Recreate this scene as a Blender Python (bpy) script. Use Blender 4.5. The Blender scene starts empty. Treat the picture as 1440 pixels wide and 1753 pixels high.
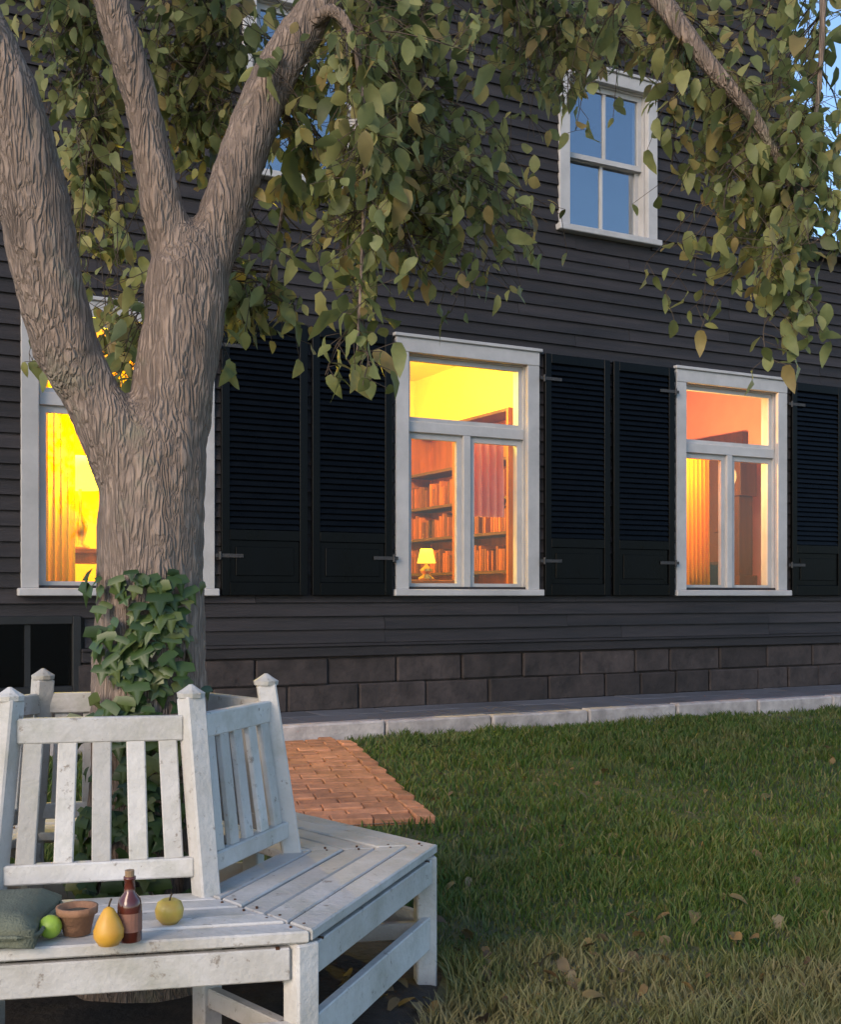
import bpy, bmesh, math, random
import numpy as np
from mathutils import Vector, Matrix, noise
random.seed(7); rng = np.random.default_rng(7)
R = math.radians
scene = bpy.context.scene
col = scene.collection
# ------------------------------------------------------------------ camera
F = 2000.0; CX = 720.0; HY = 1020.0; CAMZ = 1.2        # focal length, centre and eye line in photo pixels
cd = bpy.data.cameras.new('camera'); cam = bpy.data.objects.new('camera', cd); col.objects.link(cam)
cam.location = (0, 0, CAMZ); cam.rotation_euler = (R(90), 0, 0)
cd.sensor_fit = 'HORIZONTAL'; cd.sensor_width = 36; cd.lens = 36 * F / 1440
cd.shift_y = (HY - 876.5) / 1440; cd.clip_end = 2000; cd.clip_start = .05
scene.camera = cam
# ------------------------------------------------------------------ sky, sun, exposure
SUN_EL, SUN_AZ = R(24), R(-150)                       # low dusk sun, behind the camera and to its left
w = bpy.data.worlds.new('World'); scene.world = w; w.use_nodes = True
nt = w.node_tree; nt.nodes.clear()
sky = nt.nodes.new('ShaderNodeTexSky'); sky.sky_type = 'NISHITA'; sky.sun_disc = False
sky.sun_elevation = SUN_EL; sky.sun_rotation = SUN_AZ; sky.air_density = 1.0; sky.dust_density = .7; sky.ozone_density = 3.0
bg = nt.nodes.new('ShaderNodeBackground'); bg.inputs['Strength'].default_value = .14
wo = nt.nodes.new('ShaderNodeOutputWorld'); nt.links.new(sky.outputs[0], bg.inputs[0]); nt.links.new(bg.outputs[0], wo.inputs[0])
sl = bpy.data.lights.new('sun', 'SUN'); sl.energy = 1.15; sl.angle = R(25); sl.color = (1, .76, .55)
so = bpy.data.objects.new('sun', sl); col.objects.link(so)
sd = Vector((math.sin(SUN_AZ) * math.cos(SUN_EL), math.cos(SUN_AZ) * math.cos(SUN_EL), math.sin(SUN_EL)))
so.rotation_euler = sd.to_track_quat('Z', 'Y').to_euler(); so.location = sd * 30
vs = scene.view_settings; vs.view_transform = 'Standard'; vs.look = 'None'; vs.exposure = .95; vs.gamma = 1; vs.use_curve_mapping = False

# ------------------------------------------------------------------ materials
M = {}
def mat(name, c, rough=.7, var=.25, scale=6, bump=.2, bscale=None, c2=None, stretch=(1, 1, 1), rnd=.0, metal=0, coat=0, spec=.5, detail=6):
    m = bpy.data.materials.new(name); m.use_nodes = True; n = m.node_tree.nodes; L = m.node_tree.links
    b = n['Principled BSDF']; b.inputs['Roughness'].default_value = rough; b.inputs['Metallic'].default_value = metal
    b.inputs['Specular IOR Level'].default_value = spec; b.inputs['Coat Weight'].default_value = coat
    tc = n.new('ShaderNodeTexCoord'); mp = n.new('ShaderNodeMapping'); mp.inputs['Scale'].default_value = stretch
    oi = n.new('ShaderNodeObjectInfo')
    ad = n.new('ShaderNodeVectorMath'); ad.operation = 'ADD'
    sc = n.new('ShaderNodeMath'); sc.operation = 'MULTIPLY'; sc.inputs[1].default_value = 37
    L.new(oi.outputs['Random'], sc.inputs[0]); L.new(tc.outputs['Object'], ad.inputs[0]); L.new(sc.outputs[0], ad.inputs[1])
    L.new(ad.outputs[0], mp.inputs[0])
    nz = n.new('ShaderNodeTexNoise'); nz.inputs['Scale'].default_value = scale; nz.inputs['Detail'].default_value = detail; nz.inputs['Roughness'].default_value = .65
    L.new(mp.outputs[0], nz.inputs['Vector'])
    cr = n.new('ShaderNodeValToRGB')
    lo = [x * (1 - var) for x in c] if c2 is None else c2
    hi = [min(1, x * (1 + var)) for x in c] if c2 is None else c
    cr.color_ramp.elements[0].position = .32; cr.color_ramp.elements[1].position = .68
    cr.color_ramp.elements[0].color = (*lo, 1); cr.color_ramp.elements[1].color = (*hi, 1)
    L.new(nz.outputs[0], cr.inputs[0]); out = cr.outputs[0]
    if rnd:
        hs = n.new('ShaderNodeHueSaturation'); mr = n.new('ShaderNodeMapRange')
        mr.inputs['To Min'].default_value = 1 - rnd; mr.inputs['To Max'].default_value = 1 + rnd
        L.new(oi.outputs['Random'], mr.inputs[0]); L.new(mr.outputs[0], hs.inputs['Value']); L.new(out, hs.inputs['Color']); out = hs.outputs[0]
    L.new(out, b.inputs['Base Color'])
    rr = n.new('ShaderNodeMapRange'); rr.inputs['To Min'].default_value = max(0, rough - .12); rr.inputs['To Max'].default_value = min(1, rough + .12)
    L.new(nz.outputs[0], rr.inputs[0]); L.new(rr.outputs[0], b.inputs['Roughness'])
    if bump:
        n2 = n.new('ShaderNodeTexNoise'); n2.inputs['Scale'].default_value = bscale or scale * 5; n2.inputs['Detail'].default_value = 5
        L.new(mp.outputs[0], n2.inputs['Vector'])
        bp = n.new('ShaderNodeBump'); bp.inputs['Strength'].default_value = bump; bp.inputs['Distance'].default_value = .01
        L.new(n2.outputs[0], bp.inputs['Height']); L.new(bp.outputs[0], b.inputs['Normal'])
    M[name] = m; return m
def leafmat(name, ramp, island, trans=.35, rough=.5):
    m = bpy.data.materials.new(name); m.use_nodes = True; n = m.node_tree.nodes; L = m.node_tree.links
    b = n['Principled BSDF']; b.inputs['Roughness'].default_value = rough; b.inputs['Specular IOR Level'].default_value = .4
    if island: src = n.new('ShaderNodeNewGeometry').outputs['Random Per Island']
    else: src = n.new('ShaderNodeObjectInfo').outputs['Random']
    cr = n.new('ShaderNodeValToRGB'); el = cr.color_ramp.elements
    for i, c in enumerate(ramp[1:-1]): el.new((i + 1) / (len(ramp) - 1))
    for i, c in enumerate(ramp): el[i].color = (*c, 1)
    L.new(src, cr.inputs[0])
    tc = n.new('ShaderNodeTexCoord'); nz = n.new('ShaderNodeTexNoise'); nz.inputs['Scale'].default_value = 30
    L.new(tc.outputs['Object'], nz.inputs['Vector'])
    hs = n.new('ShaderNodeHueSaturation'); mr = n.new('ShaderNodeMapRange'); mr.inputs['To Min'].default_value = .7; mr.inputs['To Max'].default_value = 1.3
    L.new(nz.outputs[0], mr.inputs[0]); L.new(mr.outputs[0], hs.inputs['Value']); L.new(cr.outputs[0], hs.inputs['Color'])
    L.new(hs.outputs[0], b.inputs['Base Color'])
    if trans:
        t = n.new('ShaderNodeBsdfTranslucent'); mx = n.new('ShaderNodeMixShader'); mx.inputs[0].default_value = trans
        L.new(hs.outputs[0], t.inputs[0]); L.new(b.outputs[0], mx.inputs[1]); L.new(t.outputs[0], mx.inputs[2])
        L.new(mx.outputs[0], n['Material Output'].inputs[0])
    M[name] = m; return m
def glassmat(name, tint, refl, wav=.02):
    m = bpy.data.materials.new(name); m.use_nodes = True; n = m.node_tree.nodes; L = m.node_tree.links; n.remove(n['Principled BSDF'])
    t = n.new('ShaderNodeBsdfTransparent'); t.inputs[0].default_value = (*tint, 1)
    g = n.new('ShaderNodeBsdfGlossy'); g.inputs['Roughness'].default_value = .03; g.inputs['Color'].default_value = (.92, .96, 1, 1)
    tc = n.new('ShaderNodeTexCoord'); nz = n.new('ShaderNodeTexNoise'); nz.inputs['Scale'].default_value = 2.2; nz.inputs['Detail'].default_value = 1
    L.new(tc.outputs['Object'], nz.inputs['Vector']); bp = n.new('ShaderNodeBump'); bp.inputs['Strength'].default_value = wav; bp.inputs['Distance'].default_value = .05
    L.new(nz.outputs[0], bp.inputs['Height']); L.new(bp.outputs[0], g.inputs['Normal'])
    mx = n.new('ShaderNodeMixShader'); mx.inputs[0].default_value = refl
    L.new(t.outputs[0], mx.inputs[1]); L.new(g.outputs[0], mx.inputs[2]); L.new(mx.outputs[0], n['Material Output'].inputs[0])
    M[name] = m; return m
def emis(name, c, s):
    m = bpy.data.materials.new(name); m.use_nodes = True; b = m.node_tree.nodes['Principled BSDF']
    b.inputs['Base Color'].default_value = (*c, 1); b.inputs['Emission Color'].default_value = (*c, 1); b.inputs['Emission Strength'].default_value = s
    b.inputs['Roughness'].default_value = .8; M[name] = m; return m

mat('clapboard', (.0215, .018, .0188), .7, .5, 3, .5, 60, stretch=(.35, 3, 5), rnd=.28)
mat('sheathing', (.05, .045, .04), .9, .2, 4)
mat('trim', (.43, .42, .41), .55, .14, 3, .15, 40, rnd=.06)
mat('shutter', (.002, .0025, .003), .30, .35, 5, .15, 40, stretch=(1, 1, .3), rnd=.15, spec=.12)
mat('stone', (.036, .028, .026), .88, .5, 6, .9, 20, rnd=.35)
mat('mortar', (.16, .15, .14), .95, .2, 30)
mat('slab', (.09, .092, .103), .8, .25, 4, .4, 40, rnd=.14)
mat('kerb', (.40, .355, .33), .85, .3, 6, .5, 40, rnd=.12)
mat('brick', (.42, .19, .10), .85, .3, 9, .5, 50, rnd=.25)
mat('sand', (.20, .16, .12), .95, .3, 30, .5)
mat('soil', (.045, .034, .024), .95, .45, 9, .8, 45)
mat('lawn_earth', (.05, .075, .018), .95, .4, 5, .6, 40, c2=(.055, .055, .018))
mat('bench_paint', (.60, .578, .548), .62, .14, 4, .3, 60, stretch=(1, 1, 1), rnd=.16, c2=(.43, .405, .36))
def weather():
    m = M['bench_paint']; n = m.node_tree.nodes; L = m.node_tree.links; b = n['Principled BSDF']; src = b.inputs['Base Color'].links[0].from_socket
    tc = next(q for q in n if q.type == 'TEX_COORD')
    def patch(src, scale, lo, hi, amt, c, det=10):
        q = n.new('ShaderNodeTexNoise'); q.inputs['Scale'].default_value = scale; q.inputs['Detail'].default_value = det; q.inputs['Roughness'].default_value = .72; L.new(tc.outputs['Object'], q.inputs['Vector'])
        r = n.new('ShaderNodeMapRange'); r.inputs['From Min'].default_value = lo; r.inputs['From Max'].default_value = hi; r.inputs['To Max'].default_value = amt; L.new(q.outputs[0], r.inputs[0])
        x = n.new('ShaderNodeMix'); x.data_type = 'RGBA'; L.new(r.outputs[0], x.inputs['Factor']); L.new(src, x.inputs['A']); x.inputs['B'].default_value = (*c, 1); return x.outputs['Result']
    o = patch(src, 5, .50, .72, .55, (.27, .27, .19)); o = patch(o, 24, .60, .66, .8, (.22, .18, .14)); o = patch(o, 60, .66, .70, .85, (.12, .095, .07)); L.new(o, b.inputs['Base Color'])
weather()
mat('bark', (.36, .27, .21), .92, .3, 9, .0, stretch=(1.5, 1.5, .5), c2=(.20, .148, .115))
def bark_extra():
    m = M['bark']; n = m.node_tree.nodes; L = m.node_tree.links; b = n['Principled BSDF']
    mp = next(q for q in n if q.type == 'MAPPING'); tc = next(q for q in n if q.type == 'TEX_COORD')
    m2 = n.new('ShaderNodeMapping'); m2.inputs['Scale'].default_value = (1, 1, .15); L.new(tc.outputs['Object'], m2.inputs[0])
    dn = n.new('ShaderNodeTexNoise'); dn.inputs['Scale'].default_value = 9; dn.inputs['Detail'].default_value = 4; L.new(m2.outputs[0], dn.inputs['Vector'])
    va = n.new('ShaderNodeVectorMath'); va.operation = 'MULTIPLY_ADD'; va.inputs[1].default_value = (.30, .30, .30); L.new(dn.outputs['Color'], va.inputs[0]); L.new(m2.outputs[0], va.inputs[2])
    vo = n.new('ShaderNodeTexVoronoi'); vo.feature = 'DISTANCE_TO_EDGE'; vo.inputs['Scale'].default_value = 38; L.new(va.outputs[0], vo.inputs['Vector'])
    mr = n.new('ShaderNodeMapRange'); mr.inputs['From Max'].default_value = .3; L.new(vo.outputs['Distance'], mr.inputs[0])
    fn = n.new('ShaderNodeTexNoise'); fn.inputs['Scale'].default_value = 70; fn.inputs['Detail'].default_value = 6; L.new(m2.outputs[0], fn.inputs['Vector'])
    ad = n.new('ShaderNodeMath'); ad.operation = 'MULTIPLY_ADD'; ad.inputs[1].default_value = .7; L.new(fn.outputs[0], ad.inputs[0]); L.new(mr.outputs[0], ad.inputs[2])
    bp = n.new('ShaderNodeBump'); bp.inputs['Strength'].default_value = .85; bp.inputs['Distance'].default_value = .010; L.new(ad.outputs[0], bp.inputs['Height']); L.new(bp.outputs[0], b.inputs['Normal'])
    # fissures are darker cork, lichen is grey green
    src = b.inputs['Base Color'].links[0].from_socket
    mx = n.new('ShaderNodeMix'); mx.data_type = 'RGBA'; mx.inputs['A'].default_value = (.075, .055, .042, 1); L.new(src, mx.inputs['B'])
    cl = n.new('ShaderNodeMapRange'); cl.inputs['To Min'].default_value = .5; L.new(mr.outputs[0], cl.inputs[0]); L.new(cl.outputs[0], mx.inputs['Factor'])
    ln = n.new('ShaderNodeTexNoise'); ln.inputs['Scale'].default_value = 3.2; ln.inputs['Detail'].default_value = 8; ln.inputs['Roughness'].default_value = .75; L.new(tc.outputs['Object'], ln.inputs['Vector'])
    lr = n.new('ShaderNodeMapRange'); lr.inputs['From Min'].default_value = .56; lr.inputs['From Max'].default_value = .68; lr.inputs['To Max'].default_value = .55; L.new(ln.outputs[0], lr.inputs[0])
    m3 = n.new('ShaderNodeMix'); m3.data_type = 'RGBA'; L.new(lr.outputs[0], m3.inputs['Factor']); L.new(mx.outputs['Result'], m3.inputs['A']); m3.inputs['B'].default_value = (.22, .22, .15, 1)
    L.new(m3.outputs['Result'], b.inputs['Base Color'])
bark_extra()
mat('twig', (.07, .05, .035), .9, .3, 20)
mat('roof', (.05, .05, .055), .85, .3, 6)
mat('dark_frame', (.01, .01, .01), .5, .2, 6)
mat('room_yellow', (.85, .55, .06), .8, .08, 2)
mat('room_orange', (.86, .66, .16), .8, .08, 2)
mat('room_peach', (.80, .42, .34), .8, .08, 2)
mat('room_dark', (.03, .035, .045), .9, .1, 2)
mat('floor_wood', (.22, .10, .04), .5, .3, 4, stretch=(.3, 4, 1))
mat('wood_orange', (.34, .085, .006), .5, .35, 4, .2, 30, stretch=(3, 3, .4))
mat('wood_dark', (.075, .026, .006), .5, .35, 4, .2, 30, stretch=(3, 3, .4))
mat('door_paint', (.12, .065, .04), .55, .1, 3)
mat('black_leather', (.008, .007, .007), .45, .2, 12, .3, 60)
mat('brass', (.55, .38, .12), .3, .15, 10, 0, metal=1)
mat('picture_pink', (.62, .28, .27), .8, .35, 4, .0, c2=(.50, .33, .28))
mat('book', (.28, .065, .010), .7, .2, 8, 0, rnd=.8)
mat('clay', (.30, .155, .085), .85, .3, 12, .4)
mat('bottle_glass', (.10, .022, .014), .18, .2, 8, 0, coat=.4)
mat('cork', (.34, .22, .12), .9, .3, 40)
mat('label_paper', (.26, .12, .08), .8, .15, 12)
mat('lime', (.30, .44, .05), .4, .25, 14, .2, 80)
mat('apple', (.55, .44, .07), .35, .25, 9, .05, c2=(.50, .28, .06))
mat('pear', (.68, .40, .045), .45, .2, 9, .1, c2=(.62, .30, .04))
mat('stem', (.06, .04, .02), .9, .2, 20)
mat('sage_fabric', (.14, .15, .105), .95, .15, 30, .5, 180)
def fabric(name, c, tr):
    m = mat(name, c, .9, .1, 20, .3, 120); n = m.node_tree.nodes; L = m.node_tree.links
    t = n.new('ShaderNodeBsdfTranslucent'); t.inputs[0].default_value = (*c, 1); mx = n.new('ShaderNodeMixShader'); mx.inputs[0].default_value = tr
    L.new(n['Principled BSDF'].outputs[0], mx.inputs[1]); L.new(t.outputs[0], mx.inputs[2]); L.new(mx.outputs[0], n['Material Output'].inputs[0])
fabric('curtain_yellow', (.90, .76, .02), .65); fabric('curtain_amber', (.92, .62, .035), .8); fabric('curtain_rose', (.72, .36, .37), .45)
emis('shade_yellow', (1, .74, .06), 2.2); emis('shade_amber', (1, .60, .05), 1.1); emis('shade_warm', (1, .62, .22), 2.2); emis('bulb_globe', (1, .80, .30), 4)
glassmat('glass_lit', (.97, .96, .93), .03); glassmat('glass_upper', (.75, .8, .85), .26, .05); glassmat('glass_dark', (.4, .42, .45), .025)
G = [(.10, .122, .042), (.155, .185, .066), (.215, .245, .095), (.27, .30, .12), (.36, .35, .13), (.31, .23, .09)]
leafmat('leaf_mass', G, True, .5); leafmat('leaf_single', G, False, .5)
leafmat('ivy_leaf', [(.025, .05, .014), (.04, .075, .018), (.06, .10, .025), (.11, .13, .04)], False, .15, .4)
leafmat('grass', [(.035, .085, .012), (.05, .10, .014), (.068, .115, .016), (.10, .132, .024), (.18, .16, .06)], True, .25, .6)
leafmat('litter', [(.14, .09, .04), (.22, .14, .05), (.16, .13, .05), (.10, .06, .035), (.20, .17, .10)], False, .1, .8)

def worn(name, amt, c):
    m = M[name]; n = m.node_tree.nodes; L = m.node_tree.links; b = n['Principled BSDF']; src = b.inputs['Base Color'].links[0].from_socket
    tc = n.new('ShaderNodeTexCoord'); q = n.new('ShaderNodeTexNoise'); q.inputs['Scale'].default_value = 1.5; q.inputs['Detail'].default_value = 6; q.inputs['Roughness'].default_value = .7; L.new(tc.outputs['Object'], q.inputs['Vector'])
    sx = n.new('ShaderNodeSeparateXYZ'); L.new(tc.outputs['Object'], sx.inputs[0])
    y = n.new('ShaderNodeMapRange'); y.inputs['From Min'].default_value = 4.5; y.inputs['From Max'].default_value = 3.3; y.inputs['To Min'].default_value = -.12; y.inputs['To Max'].default_value = .15; L.new(sx.outputs['Y'], y.inputs[0])
    ad = n.new('ShaderNodeMath'); L.new(q.outputs[0], ad.inputs[0]); L.new(y.outputs[0], ad.inputs[1])
    r = n.new('ShaderNodeMapRange'); r.inputs['From Min'].default_value = .42; r.inputs['From Max'].default_value = .70; r.inputs['To Max'].default_value = amt; L.new(ad.outputs[0], r.inputs[0])
    x = n.new('ShaderNodeMix'); x.data_type = 'RGBA'; L.new(r.outputs[0], x.inputs['Factor']); L.new(src, x.inputs['A']); x.inputs['B'].default_value = (*c, 1); L.new(x.outputs['Result'], b.inputs['Base Color'])
    for k in n:
        if k.type == 'BSDF_TRANSLUCENT': L.new(x.outputs['Result'], k.inputs[0])
worn('grass', .72, (.27, .225, .115)); worn('lawn_earth', .8, (.17, .135, .085))
# ------------------------------------------------------------------ helpers
def link(name, me, m=None, parent=None, loc=None, rot=None):
    o = bpy.data.objects.new(name, me); col.objects.link(o)
    if m and me and not me.materials: me.materials.append(M[m])
    if parent: o.parent = parent
    if loc is not None: o.location = loc
    if rot is not None: o.rotation_euler = rot
    return o
def tag(o, label=None, cat=None, group=None, kind=None):
    if label: o['label'] = label
    if cat: o['category'] = cat
    if group: o['group'] = group
    if kind: o['kind'] = kind
    return o
def thing(name, label, cat, loc=(0, 0, 0), rz=0, group=None):
    o = bpy.data.objects.new(name, None); col.objects.link(o); o.empty_display_size = .1
    o.location = loc; o.rotation_euler = (0, 0, rz); return tag(o, label, cat, group)
def copy_tree(o, parent=None):
    c = o.copy(); col.objects.link(c)
    if parent: c.parent = parent
    for ch in list(o.children): copy_tree(ch, c)
    return c
def pydata(name, v, f, smooth=False):
    me = bpy.data.meshes.new(name); me.from_pydata(v, [], f)
    if smooth: me.polygons.foreach_set('use_smooth', [True] * len(me.polygons))
    me.update(); return me
CUBE_F = [(0, 3, 2, 1), (4, 5, 6, 7), (0, 1, 5, 4), (1, 2, 6, 5), (2, 3, 7, 6), (3, 0, 4, 7)]
class MB:
    def __init__(s): s.v = []; s.f = []
    def add(s, v, f): k = len(s.v); s.v += [tuple(p) for p in v]; s.f += [tuple(i + k for i in q) for q in f]; return s
    def box(s, x0, x1, y0, y1, z0, z1):
        return s.add([(x0, y0, z0), (x1, y0, z0), (x1, y1, z0), (x0, y1, z0), (x0, y0, z1), (x1, y0, z1), (x1, y1, z1), (x0, y1, z1)], CUBE_F)
    def prism(s, poly, z0, z1):
        n = len(poly)
        return s.add([(x, y, z0) for x, y in poly] + [(x, y, z1) for x, y in poly],
                     [tuple(range(n))[::-1], tuple(range(n, 2 * n))] + [(i, (i + 1) % n, (i + 1) % n + n, i + n) for i in range(n)])
    def beam(s, p0, p1, side, wd, th):
        p0, p1 = Vector(p0), Vector(p1); d = (p1 - p0).normalized(); a = Vector(side); a = (a - d * a.dot(d)).normalized(); b = d.cross(a)
        q = [a * wd / 2 * i + b * th / 2 * j for i, j in ((-1, -1), (1, -1), (1, 1), (-1, 1))]
        return s.add([p0 + k for k in q] + [p1 + k for k in q], CUBE_F)
    def lathe(s, prof, n=20, c=(0, 0, 0)):
        k = len(prof); v = []; f = []
        for r, z in prof:
            for i in range(n): a = 2 * math.pi * i / n; v.append((c[0] + r * math.cos(a), c[1] + r * math.sin(a), c[2] + z))
        for j in range(k - 1):
            for i in range(n): f.append((j * n + i, j * n + (i + 1) % n, (j + 1) * n + (i + 1) % n, (j + 1) * n + i))
        f.append(tuple(range(n))[::-1]); f.append(tuple(range((k - 1) * n, k * n))); return s.add(v, f)
    def mesh(s, name, bevel=0, smooth=False):
        me = pydata(name, s.v, s.f, smooth)
        if bevel:
            bm = bmesh.new(); bm.from_mesh(me); bmesh.ops.recalc_face_normals(bm, faces=bm.faces)
            bmesh.ops.bevel(bm, geom=list(bm.edges), offset=bevel, segments=1, affect='EDGES', clamp_overlap=True)
            bm.to_mesh(me); bm.free()
        else:
            bm = bmesh.new(); bm.from_mesh(me); bmesh.ops.recalc_face_normals(bm, faces=bm.faces); bm.to_mesh(me); bm.free()
        return me
    def build(s, name, m, parent=None, bevel=0, smooth=False, loc=None, rot=None): return link(name, s.mesh(name, bevel, smooth), m, parent, loc, rot)
def at(px, py, Y): return Vector(((px - CX) / F * Y, Y, CAMZ - (py - HY) / F * Y))
def catmull(P, k=6):
    P = [Vector(p) for p in P]; P = [P[0] * 2 - P[1]] + P + [P[-1] * 2 - P[-2]]; out = []
    for i in range(1, len(P) - 2):
        a, b, c, d = P[i - 1:i + 3]
        for j in range(k):
            t = j / k; out.append(.5 * ((2 * b) + (c - a) * t + (2 * a - 5 * b + 4 * c - d) * t * t + (3 * b - a - 3 * c + d) * t ** 3))
    out.append(P[-2]); return out
def tube(mb, P, rad, n=10, k=6, wob=0):
    Q = catmull(P, k); rr = [rad[min(int(i / k), len(rad) - 1)] + (rad[min(int(i / k) + 1, len(rad) - 1)] - rad[min(int(i / k), len(rad) - 1)]) * ((i % k) / k) for i in range(len(Q))]
    ref = Vector((1, .2, 0)); v = []; f = []
    for i, q in enumerate(Q):
        d = (Q[min(i + 1, len(Q) - 1)] - Q[max(i - 1, 0)]).normalized(); a = (ref - d * ref.dot(d)).normalized(); b = d.cross(a)
        for j in range(n):
            t = 2 * math.pi * j / n; u = a * math.cos(t) + b * math.sin(t); r = rr[i]
            if wob: r *= 1 + wob * noise.noise(q * 2.5 + u * 1.5)
            v.append(q + u * r)
    for i in range(len(Q) - 1):
        for j in range(n): f.append((i * n + j, i * n + (j + 1) % n, (i + 1) * n + (j + 1) % n, (i + 1) * n + j))
    f.append(tuple(range(n))[::-1]); f.append(tuple(range((len(Q) - 1) * n, len(Q) * n))); mb.add(v, f); return Q

# ------------------------------------------------------------------ house frame: local x along the front, local y into the house
TH = math.atan(2000 / 3780.0); P0 = Vector((.396, 9.9, 0))
U = Vector((math.cos(TH), math.sin(TH), 0)); N = Vector((math.sin(TH), -math.cos(TH), 0))
def hw(s, y, z): return P0 + U * s - N * y + Vector((0, 0, z))
WALK = .30; KERBN = .98
def ndist(x, y): return (x - P0.x) * N.x + (y - P0.y) * N.y
def gz(x, y):
    n = ndist(x, y); t = min(1, max(0, (n - 1.0) / 3.1)); t = t * t * (3 - 2 * t)
    return .175 * (1 - t) + .012 * noise.noise(Vector((x * .9, y * .9, 0)))
def gz_in(x, y):                                             # under the house and the walk the earth lies a little lower
    return gz(x, y) - (.12 if ndist(x, y) < KERBN - .05 else 0)
def ground_hit(px, py):
    Y = 3.
    while Y < 40:
        p = at(px, py, Y)
        if p.z <= gz(p.x, p.y): return p
        Y += .02
    return p
BC = Vector((-.91, 3.42, 0)); ROT = 42                       # centre of the tree seat
# ground sheet
xs = np.concatenate([-np.geomspace(400, 9, 14), np.arange(-8.5, 12, .25), np.geomspace(12.5, 400, 14)])
ys = np.concatenate([-np.geomspace(400, 4, 14), np.arange(-3.5, 16, .25), np.geomspace(16.5, 400, 14)])
v = [(x, y, gz_in(x, y)) for y in ys for x in xs]; nx = len(xs)
f = [(j * nx + i, j * nx + i + 1, (j + 1) * nx + i + 1, (j + 1) * nx + i) for j in range(len(ys) - 1) for i in range(nx - 1)]
tag(link('lawn', pydata('lawn', v, f, True), 'lawn_earth'), kind='structure')
# bare soil disc round the tree
sv = [(BC.x, BC.y, gz(BC.x, BC.y) + .05)]; sf = []
for r_, dz in ((.45, .035), (.8, .022), (.97, .008), (1.06, -.02)):
    for i in range(48):
        a = 2 * math.pi * i / 48; rr = r_ * (1 + .05 * math.sin(3 * a + 1) + .03 * math.sin(7 * a)); x = BC.x + rr * math.sin(a); y = BC.y - rr * math.cos(a)
        sv.append((x, y, gz(x, y) + dz))
for i in range(48):
    sf.append((0, 1 + i, 1 + (i + 1) % 48))
    for k in range(3): sf.append((1 + k * 48 + i, 1 + (k + 1) * 48 + i, 1 + (k + 1) * 48 + (i + 1) % 48, 1 + k * 48 + (i + 1) % 48))
tag(link('soil_bed', pydata('soil_bed', sv, [q[::-1] for q in sf], True), 'soil'), kind='structure')

# ------------------------------------------------------------------ walk along the house
rootrot = (0, 0, TH)
mb = MB(); mb.box(-7, 16, -KERBN + .13, .05, -.1, WALK - .05)
walk = tag(mb.build('pavement', 'mortar', None, loc=P0, rot=rootrot), kind='structure')
sm = MB().box(-.297, .297, -.207, .207, 0, .046).mesh('paving_slab', .006)
for r_ in range(2):
    for i in range(-9, 17):
        link('paving_slab', sm, 'slab', walk, (i * .6 + (.3 if r_ else 0), -.212 - r_ * .42, WALK - .05 + random.uniform(0, .004)), (random.uniform(-.006, .006), random.uniform(-.006, .006), random.uniform(-.006, .006)))
km = MB().box(-.445, .445, 0, .126, -.35, 0).mesh('kerb_stone', .014)
for i in range(-6, 13):
    link('kerb_stone', km, 'kerb', walk, (i * .9 + .1, -KERBN + random.uniform(-.006, .006), WALK + random.uniform(-.008, .004)), (0, 0, random.uniform(-.006, .006)))

# ------------------------------------------------------------------ brick path between walk and tree
A = ground_hit(712, 1412); B = ground_hit(585, 1284); d = (B - A); d.z = 0; d.normalize(); sdv = Vector((-d.y, d.x, 0))   # right edge, side to the left
ang = math.atan2(d.y, d.x); LEN = (B - A).length + .6; WID = 1.45
pts = [A + d * (i * LEN / 12) + sdv * (j * WID / 5) for i in range(13) for j in range(6)]
pv = [(p.x, p.y, gz(p.x, p.y) + .012) for p in pts]; pf = [(i * 6 + j, (i + 1) * 6 + j, (i + 1) * 6 + j + 1, i * 6 + j + 1) for i in range(12) for j in range(5)]
path = tag(link('path', pydata('path', pv, pf), 'sand'), kind='structure')
bmh = MB().box(-.052, .052, -.105, .105, -.05, .022).mesh('brick', .005)
nb = 0
bh = MB().box(-.052, .052, -.049, .049, -.05, .022).mesh('brick', .005)
def lay(q, me, extra=0):
    z = gz(q.x, q.y); e = .1; sl_ = (gz(q.x + d.x * e, q.y + d.y * e) - z) / e
    link('brick', me, 'brick', path, (q.x, q.y, z + .012 + random.uniform(-.008, .006)), (random.uniform(-.03, .03), -math.atan(sl_) + random.uniform(-.03, .03), ang + extra + random.uniform(-.03, .03)))
for i in range(int(LEN / .217)):
    q = A + d * (.1085 + i * .217) - sdv * .056
    if ndist(q.x, q.y) > KERBN + .1: lay(q, bmh, math.pi / 2)
for i in range(1, int(LEN / .115), 2):
    q = A + d * (.06 + i * .115) + sdv * .053
    if ndist(q.x, q.y) > KERBN + .07: lay(q, bh)
for i in range(int(LEN / .115)):
    for j in range(-1, 7):
        q = A + d * (.06 + i * .115) + sdv * (.1075 + j * .217 + (.108 if i % 2 else 0))
        if ndist(q.x, q.y) < KERBN + .07 or j * .217 + (.108 if i % 2 else 0) < -.02 or (q - sdv * .0 - A).dot(sdv) > WID: continue
        z = gz(q.x, q.y); e = .1; px_ = (gz(q.x + d.x * e, q.y + d.y * e) - z) / e
        link('brick', bmh, 'brick', path, (q.x, q.y, z + .014 + random.uniform(-.005, .007)), (random.uniform(-.02, .02), -math.atan(px_) + random.uniform(-.02, .02), ang + random.uniform(-.025, .025))); nb += 1

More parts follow.
